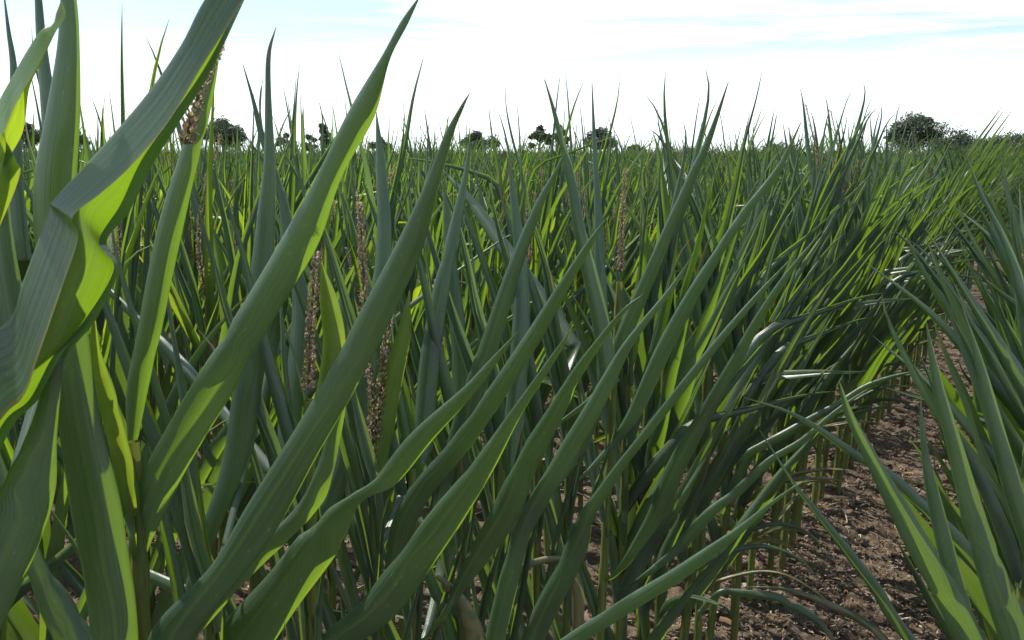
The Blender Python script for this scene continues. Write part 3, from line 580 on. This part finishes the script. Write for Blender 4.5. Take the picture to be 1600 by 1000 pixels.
ORD = ['', 'first', 'second', 'third', 'fourth', 'fifth', 'sixth', 'seventh', 'eighth', 'ninth', 'tenth']
count = {}
for d, k, s, p, r, sc in sorted(ind, key=lambda c: (c[1], c[2])):
    edge = k <= 1; q = r % (len(EDGE) if edge else len(INNER)); count[k] = count.get(k, 0) + 1; i = count[k]
    rz = AZ + (math.pi if k == 0 else 0) + ((r >> 8) % 100 - 50) * .006
    if not edge and (r >> 4) % 2: rz += math.pi
    sc *= .96 if k == 0 else (1.07 if s < 2.6 else 1.10 if s < 5 else 1.05) if k == 1 else 1.0
    near = d < 5.0
    tas = 'tasselled maize plant' if (EDGE if edge else INNER)[q][-1][0] == 'tassel' else 'untasselled maize plant'
    where = ('row at the right edge' if k == 0 else 'row beside the lane' if k == 1 else f'{ORD[min(k,10)]} row left of the lane')
    nth = f"{i}{'th' if 10 <= i % 100 <= 20 else {1: 'st', 2: 'nd', 3: 'rd'}.get(i % 10, 'th')}"
    lab = f"{tas}, {nth} {'beyond the broad foreground blades' if k == 1 else 'from the front'} in the {where}"
    grp = 'maize plants in the ' + where
    if near:
        root = bpy.data.objects.new('maize_plant', None); C.objects.link(root); root.empty_display_size = .1
        for nm, me in (EDGE if edge else INNER)[q]: obj(nm, me, root)
    else: root = obj('maize_plant', (EDGE_ONE if edge else INNER_ONE)[q])
    root.location = (p[0], p[1], 0); root.rotation_euler = (0, 0, rz); root.scale = (sc * 1.3, sc * 1.15, sc) if k == 0 else (sc, sc, sc)
    tag(root, lab, 'maize plant', grp)

def light_plant(rg, nleaf, stem, wide=1.0, edge=False):
    VV, FF, UU, TT, b = [], [], [], [], 0; H = rg.uniform(1.0, 1.15)
    zs = np.linspace(.35 if stem else .7, H, nleaf)
    for i, z in enumerate(zs):
        az = math.pi * (i % 2) + rg.normal() * .4; nl, nc = 5, 2
        th0 = rg.uniform(.2, .52) if (edge and i % 2 == 0) else rg.uniform(.08, .5)
        V = leaf_grid(rg, rg.uniform(.45, .72), (.036 if stem else .038) * wide, th0, rg.uniform(0, .4), az, .95, .5, rg.normal() * .6, nl, nc) + (0, 0, z)
        VV.append(V.reshape(-1, 3)); FF.append(grid_faces(nl, nc) + b); UU.append(grid_uv(nl, nc)); TT.append(np.full((nl + 1) * (nc + 1), rg.uniform())); b += (nl + 1) * (nc + 1)
    if stem:
        g = tube([(0, 0, 0), (0, 0, H)], [.011, .007], 4); VV.append(g.reshape(-1, 3)); FF.append(grid_faces(1, 4) + b); UU.append(np.full((10, 2), .5)); TT.append(np.full(10, .3)); b += 10
    return np.concatenate(VV), np.concatenate(FF), np.concatenate(UU), np.concatenate(TT)
def build_field():
    rg = np.random.default_rng(9)
    near = [light_plant(rg, 11, True) for i in range(10)]; nedge = [light_plant(rg, 11, True, 1, True) for i in range(8)]; far = [light_plant(rg, 5, False, 1.4) for i in range(10)]
    VV, FF, UU, TT, b = [], [], [], [], 0
    def put(pr, x, y, rz, sc, scw, t):
        nonlocal b
        V, F, U, T = pr; c, s = math.cos(rz), math.sin(rz); P = V * [scw, scw, sc]
        VV.append(np.stack([P[:, 0] * c - P[:, 1] * s + x, P[:, 0] * s + P[:, 1] * c + y, P[:, 2]], 1)); FF.append(F + b); UU.append(U); TT.append(T + t); b += len(V)
    for d, k, s, p, r, sc in rest:
        seen = in_view(p[0], p[1], 1.5)
        if not seen and d > 7: continue
        pr = (nedge if k <= 1 else near)[r % 8]; put(pr, p[0], p[1], AZ + (math.pi if k == 0 or (k > 1 and (r >> 4) % 2) else 0) + ((r >> 8) % 100 - 50) * .006, sc * (.92 if k == 0 else 1.05 if k == 1 else 1.0), sc, (r % 997) / 997)
    n = 0
    # sparse towards the horizon: random plants, fewer and wider with distance, and the lane kept open
    for i in range(15500):
        d = 25.5 * math.exp(rg.uniform() * math.log(270 / 25.5)); a = rg.uniform(-.60, .60); x, y = d * math.sin(a), d * math.cos(a)
        off = x * LANE[0] + y * LANE[1]
        if off > -.35 and d < 60 and abs(off) < .5: continue
        wsc = (d / 25) ** .75; put(far[rg.integers(10)], x, y, rg.uniform(0, 6.28), rg.uniform(.86, 1.1), wsc, rg.uniform())
    me = make_mesh('maize_field', np.concatenate(VV), np.concatenate(FF), M_FIELD, np.concatenate(UU), tint=np.concatenate(TT) % 1)
    tag(obj('maize_field', me), 'mass of green maize stretching from the middle distance to the trees', kind='stuff')
build_field()

# ------------------------------------------------------------------ trees on the horizon
def tree(px, top, wpx, D, label, seed, lobes=11, loose=.0, low=0.0, name='oak_tree', group='trees along the far edge of the field', cat='tree', dens=1.0):
    rg = np.random.default_rng(seed); x = (px - 800) / FPX * D; Ht = CAM_H + (241 - top) / FPX * D + .2; W = wpx / FPX * D
    yv = D
    root = bpy.data.objects.new(name, None); C.objects.link(root); root.location = (x, yv, 0); tag(root, label, cat, group)
    trunk_h = Ht * .5; P = [np.array([0, 0, -.2]), np.array([rg.normal() * .2, 0, trunk_h * .5]), np.array([rg.normal() * .3, 0, trunk_h]), np.array([rg.normal() * .4, 0, Ht * .85])]
    g = tube(crom(P, 14), np.linspace(.05 * Ht, .010 * Ht, 14), 8); TV, TF, b = [g.reshape(-1, 3)], [grid_faces(13, 8)], 14 * 9
    cz0 = Ht * (.20 if low == 0 else .08); cen = []
    for i in range(lobes):
        a = rg.uniform(0, 6.28); rr = math.sqrt(rg.uniform()) * .36 * W; zz = cz0 + (Ht - cz0) * (.22 + .60 * rg.uniform() * (1 - .45 * (rr / (.36 * W + 1e-6)) ** 2))
        cen.append((np.array([math.cos(a) * rr, math.sin(a) * rr * .8, zz]), rg.uniform(.16, .26) * W * (1 - .3 * loose)))
    cen.append((np.array([rg.normal() * .05 * W, 0, Ht - .16 * W]), .15 * W))
    for s in (-1, 1): cen.append((np.array([s * .36 * W, rg.normal() * .1 * W, cz0 + (Ht - cz0) * rg.uniform(.3, .55)]), .14 * W))
    for c, r in cen:
        g = tube(crom([np.array([0, 0, trunk_h * rg.uniform(.5, .95)]), c * [.5, .5, .8], c], 8), np.linspace(.016 * Ht, .004 * Ht, 8), 5); TV.append(g.reshape(-1, 3)); TF.append(grid_faces(7, 5) + b); b += 48
    obj('trunk', make_mesh('trunk', np.concatenate(TV), np.concatenate(TF), M_BARK), root)
    VV, CC = [], []
    for c, r in cen:
        n = int(950 * dens)
        d = rg.normal(size=(n, 3)); d /= np.linalg.norm(d, axis=1)[:, None]; rad = r * (rg.uniform(size=n) ** .34) * (1 + .35 * np.sin(d[:, 0] * 5 + rg.uniform(0, 6)) * np.cos(d[:, 2] * 6))
        p = c + d * rad[:, None] * [1, 1, .75]; p[:, 2] = np.maximum(p[:, 2], .3)
        sz = rg.uniform(.5, 1.2, n) * max(.012 * W, .13) * 1.6
        a = rg.normal(size=(n, 3)); a /= np.linalg.norm(a, axis=1)[:, None]; bb = np.cross(a, rg.normal(size=(n, 3))); bb /= np.linalg.norm(bb, axis=1)[:, None]
        VV.append(np.stack([p - a * sz[:, None], p + bb * sz[:, None] * .6, p + a * sz[:, None], p - bb * sz[:, None] * .6], 1).reshape(-1, 3))
        k = rg.uniform(.75, 1.25) * rg.uniform(.8, 1.2, n); CC.append(np.repeat(np.stack([.075 * k, .110 * k, .065 * k, np.ones(n)], 1), 4, axis=0))  # foliage green lightened to stand in for distance haze
    V = np.concatenate(VV); F = np.arange(len(V)).reshape(-1, 4)
    obj('crown', make_mesh('crown', V, F, M_CROWN, col=np.concatenate(CC), smooth=False), root)
    return root
tree(60, 193, 46, 240, 'dark round tree partly hidden by blades at the far left', 1)
tree(133, 203, 40, 250, 'low dark tree just right of the broad dark blade at far left', 2)
tree(357, 186, 72, 230, 'dense dark round tree right of the leaning tassel', 3, 14)
tree(455, 209, 32, 260, 'small rounded tree left of the tall sparse tree', 4, 7)
tree(510, 194, 34, 240, 'slim sparse tree standing taller than its neighbours', 5, 7, .6)
tree(490, 211, 24, 255, 'small bush-like tree touching the tall sparse tree', 6, 6)
tree(599, 214, 34, 260, 'small dark tree behind the long central blade', 7, 7)
tree(750, 203, 62, 235, 'broad flat-topped spreading tree left of the paired trees', 8, 10, .3)
tree(842, 197, 36, 245, 'left tree of the close pair near the middle', 9, 8, .3)
tree(872, 196, 34, 245, 'right tree of the close pair near the middle', 10, 8, .3)
tree(935, 201, 54, 235, 'dark rounded tree just right of the close pair', 12, 11)
tree(990, 227, 30, 270, 'very low bush right of the dark rounded tree', 13, 6, low=1)
tree(1078, 233, 46, 280, 'thin low shrub line mostly hidden behind blade tips', 14, 7, low=1, name='shrub', cat='shrub')
tree(1195, 229, 62, 280, 'low wide shrub behind the spikes right of centre', 15, 8, low=1, name='shrub', cat='shrub')
tree(1418, 181, 84, 225, 'large dark oak above the right-hand rows', 16, 18, dens=1.2)
tree(1490, 209, 84, 215, 'hedgerow tree just right of the large oak', 17, 12, low=1)
tree(1548, 211, 90, 205, 'middle tree of the dark hedge at right', 18, 12, low=1)
tree(1606, 214, 96, 200, 'last tree of the dark hedge at the right edge', 19, 12, low=1)
